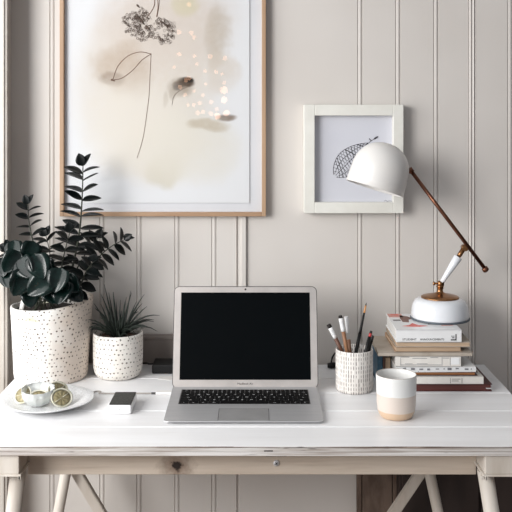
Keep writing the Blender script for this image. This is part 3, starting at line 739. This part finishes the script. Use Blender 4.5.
# ------------------------------------------------------------ pencil cup and what stands in it
cc = V((XW(354.3, 2.062), 2.062, DK)); CR = .0422
bm = lathe([(0, .0015), (.037, .001), (.0395, 0), (.0416, .003), (CR, .008), (CR, .088), (.0417, .0925), (.0405, .093), (.0392, .091), (.0388, .006), (0, .006)], 112,
           lambda p, a, r, z: V((p.x*(1-.012*(abs(math.sin(a*14)) < .35 and r > .041)), p.y*(1-.012*(abs(math.sin(a*14)) < .35 and r > .041)), p.z)), M=Matrix.Translation(cc))
cup = obj('pencil_cup', bm, perforated('scored grey white clay', (230, 226, 221), (216, 211, 205), (138, 130, 126), 46, 105, .13, 3.0, .12, .12, stagger=0.0), origin=cc)
tag(cup, 'white cylindrical cup with rows of dark stamped marks holding brushes and pens', 'cup')
M_wood = mat('warm brown wood', (150, 108, 76), .5, c2=(118, 80, 56), scale=40)
M_wht = mat('white lacquer', (236, 236, 236), .3)
def stick(name, pb_, pt, segs, label, cat, names):
    """pb_ inside the cup floor, pt the top end; segs = (t0, t1, r0, r1, material)"""
    a, b = V(pb_), V(pt); t = thing(name, a, label, cat)
    for (t0, t1, r0, r1, m_), nm in zip(segs, names):
        bm = bmesh.new(); n_ = 4; tube(bm, [a.lerp(b, t0+(t1-t0)*i/n_) for i in range(n_+1)], [r0+(r1-r0)*i/n_ for i in range(n_+1)], 12); obj(nm, bm, m_, t)
ci = lambda dx, dy: cc+V((dx, dy, .0085))
M_dark = mat('dark bristle', (34, 28, 26), .8)
stick('paintbrush', ci(.012, .0), P(328.5, 324.5, 2.06), [(0, .78, .0032, .0046, mat('red brown wood', (96, 60, 44), .5)), (.78, .95, .0048, .0052, M_wht), (.95, 1, .0052, .0048, M_dark)], 'brush with white grip and black end leaning furthest left in the cup', 'brush', ('handle', 'grip', 'end_cap'))
stick('paintbrush', ci(-.002, -.012), P(340.2, 315.5, 2.055), [(0, .78, .0038, .0046, M_wood), (.78, .965, .0048, .0052, M_wht), (.965, 1, .0048, .0042, M_dark)], 'taller white-tipped wooden brush second from left in the cup', 'brush', ('handle', 'grip', 'end_cap'))
stick('paintbrush', ci(.0, .010), P(346.2, 316.5, 2.075), [(0, .66, .0034, .0040, mat('mid brown wood', (132, 92, 66), .5)), (.76, 1, .0040, .0046, M_wht)], 'thin brush with a plain white tip third from left in the cup', 'brush', ('handle', 'grip'))
stick('paintbrush', ci(-.010, .012), P(366.3, 303, 2.085), [(0, .62, .0044, .0040, M_black), (.62, .88, .0034, .0022, M_black), (.88, .97, .0024, .0018, mat('orange tip', (196, 138, 82), .5)), (.97, 1, .0018, .0006, M_dark)], 'long slim black brush with an orange tip, tallest in the cup', 'brush', ('handle', 'neck', 'tip', 'point'))
stick('marker_pen', ci(.002, -.014), P(371.3, 331, 2.06), [(0, .90, .0042, .0042, M_black), (.90, .96, .0036, .0034, mat('red cap', (176, 44, 44), .4)), (.96, 1, .0034, .003, M_black)], 'black pen with a red tip leaning right in the cup', 'pen', ('barrel', 'cap', 'end_cap'))
stick('marker_pen', ci(.006, .004), P(372.8, 335.5, 2.075), [(0, .9, .0042, .0046, M_black), (.9, 1, .0046, .0036, mat('graphite cap', (44, 44, 46), .3))], 'plain black pen leaning furthest right in the cup', 'pen', ('barrel', 'cap'))

# ------------------------------------------------------------ mug
mc = V((XW(396.2, 1.874), 1.874, DK))
bm = lathe([(0, .003), (.024, .0025), (.0275, 0), (.031, .0012), (.0350, .0065), (.0385, .016), (.0400, .030), (.0408, .055), (.0414, .080), (.0414, .0865), (.0407, .0885), (.0396, .0872), (.0388, .078), (.0382, .05), (.036, .02), (.028, .0085), (0, .0065)], 96, M=Matrix.Translation(mc))
tag(obj('mug', bm, mug_mat(), origin=mc), 'handleless stoneware mug banded white, beige and raw clay at the front right', 'mug')

# ------------------------------------------------------------ books under the lamp
def rot_box(bm, x0, x1, ya, yb, z0, z1, ang, bev=.0006):
    b = bmesh.new(); box(b, x0, x1, ya, yb, z0, z1, bev, 1); c = V(((x0+x1)/2, (ya+yb)/2, 0))
    join(bm, b, Matrix.Translation(c) @ Matrix.Rotation(ang, 4, 'Z') @ Matrix.Translation(-c))
GB = 'books and booklets stacked under the lamp'
def book(name, x0, x1, ya, yb, z0, z1, ang, cover, pages, label, ct=.0012, spine='front', cat='book', over=.003):
    """closed book lying flat; spine on the front or on the left side"""
    z0 += DK; z1 += DK; c = ((x0+x1)/2, (ya+yb)/2, z0); t = thing(name, c, label, cat, GB)
    piv = V((c[0], c[1], 0)); R_ = Matrix.Translation(piv) @ Matrix.Rotation(ang, 4, 'Z') @ Matrix.Translation(-piv)
    bm = bmesh.new(); box(bm, x0, x1, ya, yb, z1-ct, z1, ct*.3, 1); box(bm, x0, x1, ya, yb, z0+.0001, z0+ct, ct*.3, 1)
    if spine == 'front': box(bm, x0, x1, ya, ya+ct, z0+.0002, z1-.0002)
    if spine == 'left': box(bm, x0, x0+ct, ya, yb, z0+.0002, z1-.0002)
    if spine == 'back': box(bm, x0, x1, yb-ct, yb, z0+.0002, z1-.0002)
    bmesh.ops.transform(bm, matrix=R_, verts=bm.verts); cv = obj('cover', bm, cover, t)
    bm = bmesh.new(); px0 = x0+(ct if spine == 'left' else over); py0 = ya+(ct if spine == 'front' else over*.6)
    box(bm, px0, x1-over, py0, yb-(ct if spine == 'back' else over), z0+ct, z1-ct)
    bmesh.ops.transform(bm, matrix=R_, verts=bm.verts); obj('pages', bm, pages, t)
    return t, cv, R_
M_pg = mat('cream page block', (196, 172, 146), .8, c2=(172, 146, 122), scale=500, sx=(.02, .02, 1), bump=.3)
M_pgw = mat('white page block', (228, 226, 222), .8, c2=(200, 198, 194), scale=500, sx=(.02, .02, 1), bump=.3)
M_pgo = mat('orange brown page block', (186, 130, 86), .8, c2=(150, 92, 60), scale=500, sx=(.02, .02, 1))
M_maroon = mat('dark maroon cloth', (86, 34, 34), .55, c2=(58, 22, 24), scale=50)
M_maroond = mat('deep brown maroon cover', (74, 38, 34), .5, c2=(52, 24, 22), scale=50)
M_offw = mat('off white cover', (226, 222, 216), .5, c2=(214, 209, 202), scale=30)
M_greige = mat('worn grey beige cover', (180, 170, 158), .7, c2=(158, 146, 132), scale=22, bump=.2)
M_kraft = mat('kraft cover', (178, 150, 124), .7, c2=(160, 132, 108), scale=40)
M_whc = mat('glossy white cover', (232, 232, 232), .3, c2=(226, 226, 226))
t0, _c, _r = book('book', .338, .531, 2.047, 2.195, .0003, .0165, .0, M_maroon, mat('dark page block', (96, 48, 42), .7, c2=(70, 34, 32), scale=400, sx=(.02, .02, 1)), 'dark maroon book lying at the very bottom of the stack', spine='back')
bm = bmesh.new(); prism(bm, [(.5165, 2.043), (.5300, 2.043), (.5235, 2.062), (.5175, 2.062)], DK+.0070, DK+.0078); bmk = obj('bookmark', bm, M_wht, t0)
t, cv, R_ = book('book', .318, .511, 2.046, 2.190, .0168, .0338, .0, M_offw, M_pgw, 'thick off-white paperback second from the bottom of the stack')
bm = bmesh.new()
for a, b, h in ((.436, .437, .0140), (.462, .463, .0140), (.440, .459, .0012), (.440, .455, .0012)):
    z0 = DK+.0185+(0 if h > .01 else (.009 if b > .456 else .005)); box(bm, a, b, 2.0455, 2.0462, z0, z0+(.012 if h > .01 else h))
obj('spine_print', bm, mat('grey print', (126, 122, 118), .7), cv)
book('book', .325, .500, 2.052, 2.180, .0341, .0430, -.01, M_maroond, M_pgo, 'thin maroon book with orange-brown page edges in the lower stack', spine='back', over=.006, ct=.0016)
t, cv, R_ = book('magazine', .312, .493, 2.046, 2.205, .0433, .0550, .02, mat('white speckled cover', (224, 224, 224), .5, c2=(120, 120, 124), scale=240, lo=.66, hi=.72), M_pgw, 'white speckled magazine in the middle of the stack', spine='front', ct=.0016, cat='magazine')
bm = bmesh.new(); rg = random.Random(5); x = .330
while x < .485:
    q = rg.uniform(.002, .009); box(bm, x, x+q, 2.0450+.0004*rg.random()+(.02*(x-.4025)), 2.0475+.02*(x-.4025), DK+.0475+.003*rg.random(), DK+.0515+.002*rg.random()); x += q+rg.uniform(.004, .014)
obj('spine_print', bm, mat('dark grey print', (120, 120, 124), .7), cv)
t5 = book('calendar_box', .3135, .4610, 2.050, 2.19, .0553, .0785, .0, M_offw, M_pgw, 'off-white boxed calendar with printed front between magazine and wide book', spine='front', cat='box')
cv = t5[1]
bm = bmesh.new()
for x in (.325, .418, .4365): box(bm, x, x+.0008, 2.0492, 2.0502, DK+.0575, DK+.0765)
for x0_, x1_, z in ((.326, .345, .0765), (.352, .385, .0740), (.392, .410, .0755), (.420, .434, .0745), (.335, .352, .0615), (.362, .386, .0615), (.325, .417, .0590)): box(bm, x0_, x1_, 2.0492, 2.0502, DK+z-.0006, DK+z+.0004)
obj('front_print', bm, mat('grey box print', (146, 146, 148), .7), cv)
bm = bmesh.new(); box(bm, .4385, .4575, 2.0490, 2.0502, DK+.060, DK+.0755); obj('white_panel', bm, M_wht, cv)
book('book', .2745, .4860, 2.048, 2.205, .0788, .0876, .0, M_greige, M_greige, 'wide worn grey-beige book overhanging the stack on the left', spine='front')
book('book', .3120, .4640, 2.054, 2.20, .0879, .0985, .01, M_kraft, M_pg, 'cream-edged kraft book just above the wide grey-beige one', spine='back')
book('book', .3150, .4840, 2.050, 2.205, .0988, .1105, .0, M_greige, M_pg, 'cream-edged book directly under the white top book', spine='back', ct=.0015)
t, cv, R_ = book('book', .3150, .4615, 2.046, 2.215, .1108, .1390, .0, M_whc, M_pgw, 'glossy white book with red cover print at the top of the stack', spine='front', ct=.0018)
sy_ = 2.0458
tb = text_bm('STUDENT', .0064, Matrix.Translation((.3285, sy_, DK+.1150)) @ FACE, .0002, 'LEFT', 1.15); join(tb, text_bm('ANNOUNCEMENTS', .0064, Matrix.Translation((.3685, sy_, DK+.1150)) @ FACE, .0002, 'LEFT', .95)); obj('spine_lettering', tb, M_black, cv)
bm = bmesh.new(); box(bm, .4480, .4500, 2.0454, 2.0462, DK+.1150, DK+.1290); box(bm, .4375, .4500, 2.0454, 2.0462, DK+.1150, DK+.1175); box(bm, .4400, .4455, 2.0454, 2.0462, DK+.1200, DK+.1218); box(bm, .4380, .4460, 2.0454, 2.0462, DK+.1240, DK+.1252); obj('emblem', bm, M_black, cv)
zt_ = DK+.1390
def flat_shape(pts, m_, nm, par, z=zt_):
    bm = bmesh.new(); prism(bm, pts, z, z+.0003); return obj(nm, bm, m_, par)
M_red = mat('red print', (206, 82, 74), .5, c2=(220, 120, 108), scale=90)
M_pink = mat('pink cover print', (214, 160, 148), .5, c2=(196, 128, 118), scale=60)
flat_shape([(.318, 2.175), (.352, 2.175), (.352, 2.213), (.318, 2.213)], M_pink, 'cover_picture', cv)
flat_shape([(.342, 2.125), (.356, 2.120), (.360, 2.15), (.372, 2.160), (.362, 2.185), (.346, 2.195), (.342, 2.17)], mat('brown cover print', (120, 84, 72), .5), 'cover_picture', cv)
flat_shape([(.334, 2.082), (.352, 2.092), (.362, 2.112), (.372, 2.094), (.394, 2.084), (.372, 2.074), (.352, 2.076)], M_red, 'cover_picture', cv)
flat_shape([(.325, 2.196), (.343, 2.197), (.343, 2.207), (.325, 2.205)], M_red, 'cover_picture', cv, zt_+.0003)
flat_shape([(.395, 2.098), (.420, 2.098), (.418, 2.110), (.400, 2.108)], mat('grey cover print', (110, 104, 102), .5), 'cover_picture', cv)
flat_shape([(.322, 2.135), (.340, 2.135), (.340, 2.150), (.322, 2.148)], mat('grey line print', (120, 116, 116), .5), 'cover_picture', cv)
flat_shape([(.425, 2.085), (.452, 2.088), (.452, 2.092), (.425, 2.090)], M_pink, 'cover_picture', cv)
# upright booklets tucked under the overhang
M_teal = mat('teal blue spine', (52, 100, 124), .5, c2=(34, 66, 92), scale=60)
for xa, xb, m_, lb in ((.2805, .2925, M_teal, 'teal blue booklet standing upright left of the stack under the overhang'), (.2935, .2985, mat('brown spine', (92, 62, 52), .6), 'thin brown booklet standing upright between the teal and cream ones')):
    t = thing('booklet', ((xa+xb)/2, 2.15, DK), lb, 'booklet', GB)
    bm = bmesh.new(); box(bm, xa, xb, 2.105, 2.1065, DK+.0003, DK+.0780, .0003, 1); box(bm, xa, xa+.001, 2.1065, 2.195, DK+.0003, DK+.078); box(bm, xb-.001, xb, 2.1065, 2.195, DK+.0003, DK+.078); obj('cover', bm, m_, t)
    bm = bmesh.new(); box(bm, xa+.001, xb-.001, 2.1065, 2.192, DK+.002, DK+.076); obj('pages', bm, M_pgw, t)
t = thing('booklet', (.3045, 2.15, DK), 'cream booklet with black top standing upright beside the stack', 'booklet', GB)
bm = bmesh.new(); box(bm, .2995, .3110, 2.108, 2.195, DK+.0003, DK+.060, .0004, 1); obj('pages', bm, M_pg, t)
bm = bmesh.new(); box(bm, .2995, .3110, 2.108, 2.195, DK+.0601, DK+.0780, .0004, 1); obj('cover', bm, M_black, t)

# ------------------------------------------------------------ lamp
M_enam = mat('white enamel', (230, 232, 236), .16, c2=(226, 229, 233), coat=.5, scale=5)
M_brass = mat('antique brass', (168, 124, 84), .28, 1.0, c2=(136, 98, 66), scale=40)
M_copper = mat('dark copper rod', (120, 80, 62), .3, .9, c2=(90, 58, 46), scale=40)
zb = DK+.1395
lc = V(((440-256)*2.160/F, 2.160, zb))
lamp = thing('desk_lamp', lc, 'white dome desk lamp with a copper arm on the book stack', 'lamp')
T = Matrix.Translation(lc)
bm = lathe([(0, 0), (.069, 0), (.0700, .001), (.0700, .003), (.069, .004), (0, .004)], 96, M=T); obj('base_gasket', bm, mat('slate grey rubber', (92, 100, 108), .6), lamp)
bm = lathe([(0, .0041), (.0675, .0041), (.0685, .006), (.0680, .014), (.0660, .028), (.0635, .036), (.059, .0430), (.052, .0475), (.045, .0495), (0, .0500)], 96, M=T); obj('base', bm, M_enam, lamp)
bm = lathe([(0, .0497), (.0445, .0497), (.0450, .0512), (.043, .0530), (.030, .0562), (.016, .0595), (.0085, .062), (.0070, .066), (.0070, .074), (.0085, .0755), (.0085, .078), (.006, .0795), (0, .080)], 64, M=T); obj('base_plate', bm, M_brass, lamp)
j1 = P(441, 283.5, 2.160); j2 = P(463.5, 249, 2.160)
bm = bmesh.new(); tube(bm, [j1+V((-.008, 0, 0)), j1+V((.006, 0, 0))], .0066, 16); tube(bm, [j1+V((-.017, 0, .0)), j1+V((-.008, 0, 0))], [.003, .0022], 12); tube(bm, [j1+V((-.019, 0, .0)), j1+V((-.015, 0, 0))], .0045, 12)
tube(bm, [j1+V((0, 0, -.012)), j1], .0060, 14); obj('lower_joint', bm, M_brass, lamp)
d_ = (j2-j1).normalized()
bm = bmesh.new(); tube(bm, [j1+d_*.004, j1+d_*.018, j1+d_*.055, j1+d_*.074, j1+d_*.0755], [.0056, .0062, .0092, .0104, .0090], 20); obj('lower_arm', bm, M_enam, lamp)
r_a = P(411, 171, 2.150); r_b = P(484.5, 268, 2.150); rd = (r_b-r_a).normalized()
bm = bmesh.new(); tube(bm, [j1+d_*.0756, j1+d_*.083, j2+d_*.006], [.0052, .0058, .0058], 14); tube(bm, [j2+V((0, -.012, 0))+d_*.004, j2+V((0, .010, 0))+d_*.004], .0072, 18); obj('upper_joint', bm, M_brass, lamp)
bm = bmesh.new(); tube(bm, [r_a-rd*.004, r_b], .0046, 16); rod = obj('rod', bm, M_copper, lamp)
q = P(485.5, 269.5, 2.150); bm = bmesh.new(); tube(bm, [q-rd*.006, q-rd*.0045, q+rd*.003, q+rd*.0055], [.0055, .0076, .0078, .0045], 18); obj('end_knob', bm, M_copper, rod)
axv = V((.305, .075, .948)).normalized(); rc = P(374.5, 188.5, 2.120)
R2 = axv.to_track_quat('Z', 'Y').to_matrix().to_4x4()
R_ = .0685
pf = [(R_-.0022, 0), (R_-.0010, -.0006), (R_, 0), (R_*.995, .020), (R_*.98, .042)]
for i in range(1, 15):
    a = i*math.pi/2/14; pf.append((R_*.98*math.cos(a)**.92 if i < 14 else 0, .042+.068*math.sin(a)))
pin = [(max(0, r-.0018), z-(.0018 if z > .05 else 0)) for r, z in pf[3:]]
bm = lathe(pf+pin[::-1]+[(R_-.0022, 0)], 96, M=Matrix.Translation(rc) @ R2)
sh = obj('shade', bm, mat('white satin enamel', (228, 226, 223), .28, c2=(222, 219, 215), coat=.2, scale=5), lamp)
bm = lathe([(0, .100), (.016, .1), (.016, .060), (.013, .058), (0, .058)], 24, M=Matrix.Translation(rc) @ R2); obj('bulb_socket', bm, M_white, sh)
bm = lathe([(0.0001, .022)]+[(.022*math.sin(i*math.pi/10), .044-.022*math.cos(i*math.pi/10)) for i in range(1, 9)]+[(.012, .062)], 24, M=Matrix.Translation(rc) @ R2); obj('light_bulb', bm, mat('frosted bulb', (225, 222, 215), .4), sh)
pz = r_a; bm = bmesh.new(); tube(bm, [pz+rd*.004, pz-rd*.008], .0068, 16); obj('shade_joint', bm, M_copper, sh)

# ------------------------------------------------------------ string of fairy lights across the room, mirrored in the picture glass
vd = 2*2.269+1.3
fl = thing('string_lights', (-.35, -1.3, 1.3), 'string of warm fairy lights across the room, seen reflected in the print glass', 'lights')
dots = [(224, 90, 4.0), (224, 100, 3.4), (226.5, 113, 3.4), (217.5, 116, 3.4), (216.6, 109, 2.3), (211, 113.6, 2.6), (203, 112, 2.2), (198, 113, 2.6), (200, 103, 2.2), (189, 78, 2.4), (186, 80, 2.4), (180, 87, 2.4),
        (216, 72, 2.2), (210, 56.6, 2.7), (225, 58, 2.4), (194.6, 56, 2.2), (179, 54, 2.4), (197, 64, 2.0), (205, 71, 2.0), (174, 67, 2.0), (224, 83, 2.2), (194, 91, 1.8), (185, 95, 2.2), (203, 95, 2.0), (194, 105, 2.0), (188, 105, 1.8), (211, 102, 2.2), (189, 4.5, 2.4), (191.5, 33, 2.5), (194, 37.5, 2.2), (179, 32, 2.6), (206, 84, 1.7), (222, 74, 1.7)]
M_bulb = bulb_mat("warm fairy bulb", 9); M_dim = bulb_mat("dim fairy bulb", 4.6); pts = []
for px, py, r in dots:
    c = V(((px-256)*vd/F, -1.3, CZ-(py-120)*vd/F)); pts.append(c)
    bm = bmesh.new(); bmesh.ops.create_icosphere(bm, subdivisions=3, radius=r*.95*vd/F, matrix=Matrix.Translation(c))
    for f in bm.faces: f.smooth = True
    obj('bulb', bm, M_bulb if r > 3 else M_dim, fl)
pts.sort(key=lambda c: (-c.z)); bm = bmesh.new(); tube(bm, spline([V((-.2, -1.32, 2.2))]+[c+V((0, -.02, 0)) for c in pts]+[V((-.1, -1.32, 0.001))], 3), .0012, 6); obj('wire', bm, mat('clear wire', (160, 150, 140), .4), fl)

# ------------------------------------------------------------ light and camera
w = bpy.data.worlds.new('room'); bpy.context.scene.world = w; w.use_nodes = True
wt = w.node_tree; bg = wt.nodes['Background']; bg.inputs[1].default_value = 1.0
tc = wt.nodes.new('ShaderNodeTexCoord'); dp = wt.nodes.new('ShaderNodeVectorMath'); dp.operation = 'DOT_PRODUCT'
wt.links.new(tc.outputs['Generated'], dp.inputs[0]); dp.inputs[1].default_value = V((-.60, -.65, .45)).normalized()
mr = wt.nodes.new('ShaderNodeMapRange'); mr.interpolation_type = 'SMOOTHSTEP'; wt.links.new(dp.outputs['Value'], mr.inputs[0])
mr.inputs[1].default_value = -.6; mr.inputs[2].default_value = 1.0; mr.inputs[3].default_value = .015; mr.inputs[4].default_value = .50
cm = wt.nodes.new('ShaderNodeVectorMath'); cm.operation = 'SCALE'; cm.inputs[0].default_value = (.93, .95, 1.0); wt.links.new(mr.outputs[0], cm.inputs['Scale']); wt.links.new(cm.outputs[0], bg.inputs[0])
def area(name, loc, tgt, sx_, sy_, power, col):
    l = bpy.data.lights.new(name, 'AREA'); l.shape = 'RECTANGLE'; l.size = sx_; l.size_y = sy_; l.energy = power; l.color = col
    o = bpy.data.objects.new(name, l); C.objects.link(o); o.location = loc
    o.rotation_euler = (V(tgt)-V(loc)).to_track_quat('-Z', 'Y').to_euler(); return o
area('window_daylight', (-1.25, 1.42, 1.42), (.30, 1.80, 1.0), 1.25, 1.25, 21, (1.0, 1.0, .99))
area('front_fill', (-1.75, -.15, 1.75), (0, 2.15, .95), 1.0, 1.1, 57, (1.0, .99, .975))  # added fill from the front left, no known window there
cam = bpy.data.cameras.new('camera'); co = bpy.data.objects.new('camera', cam); C.objects.link(co)
co.location = (0, 0, CZ); co.rotation_euler = (math.pi/2, 0, 0)
cam.sensor_width = 36; cam.lens = 36*F/512; cam.shift_y = -(256-120)/512.0; cam.clip_start = .05
bpy.context.scene.camera = co
vs = bpy.context.scene.view_settings
vs.view_transform = 'Standard'; vs.look = 'None'; vs.gamma = 1; vs.use_curve_mapping = False; vs.exposure = 0.0
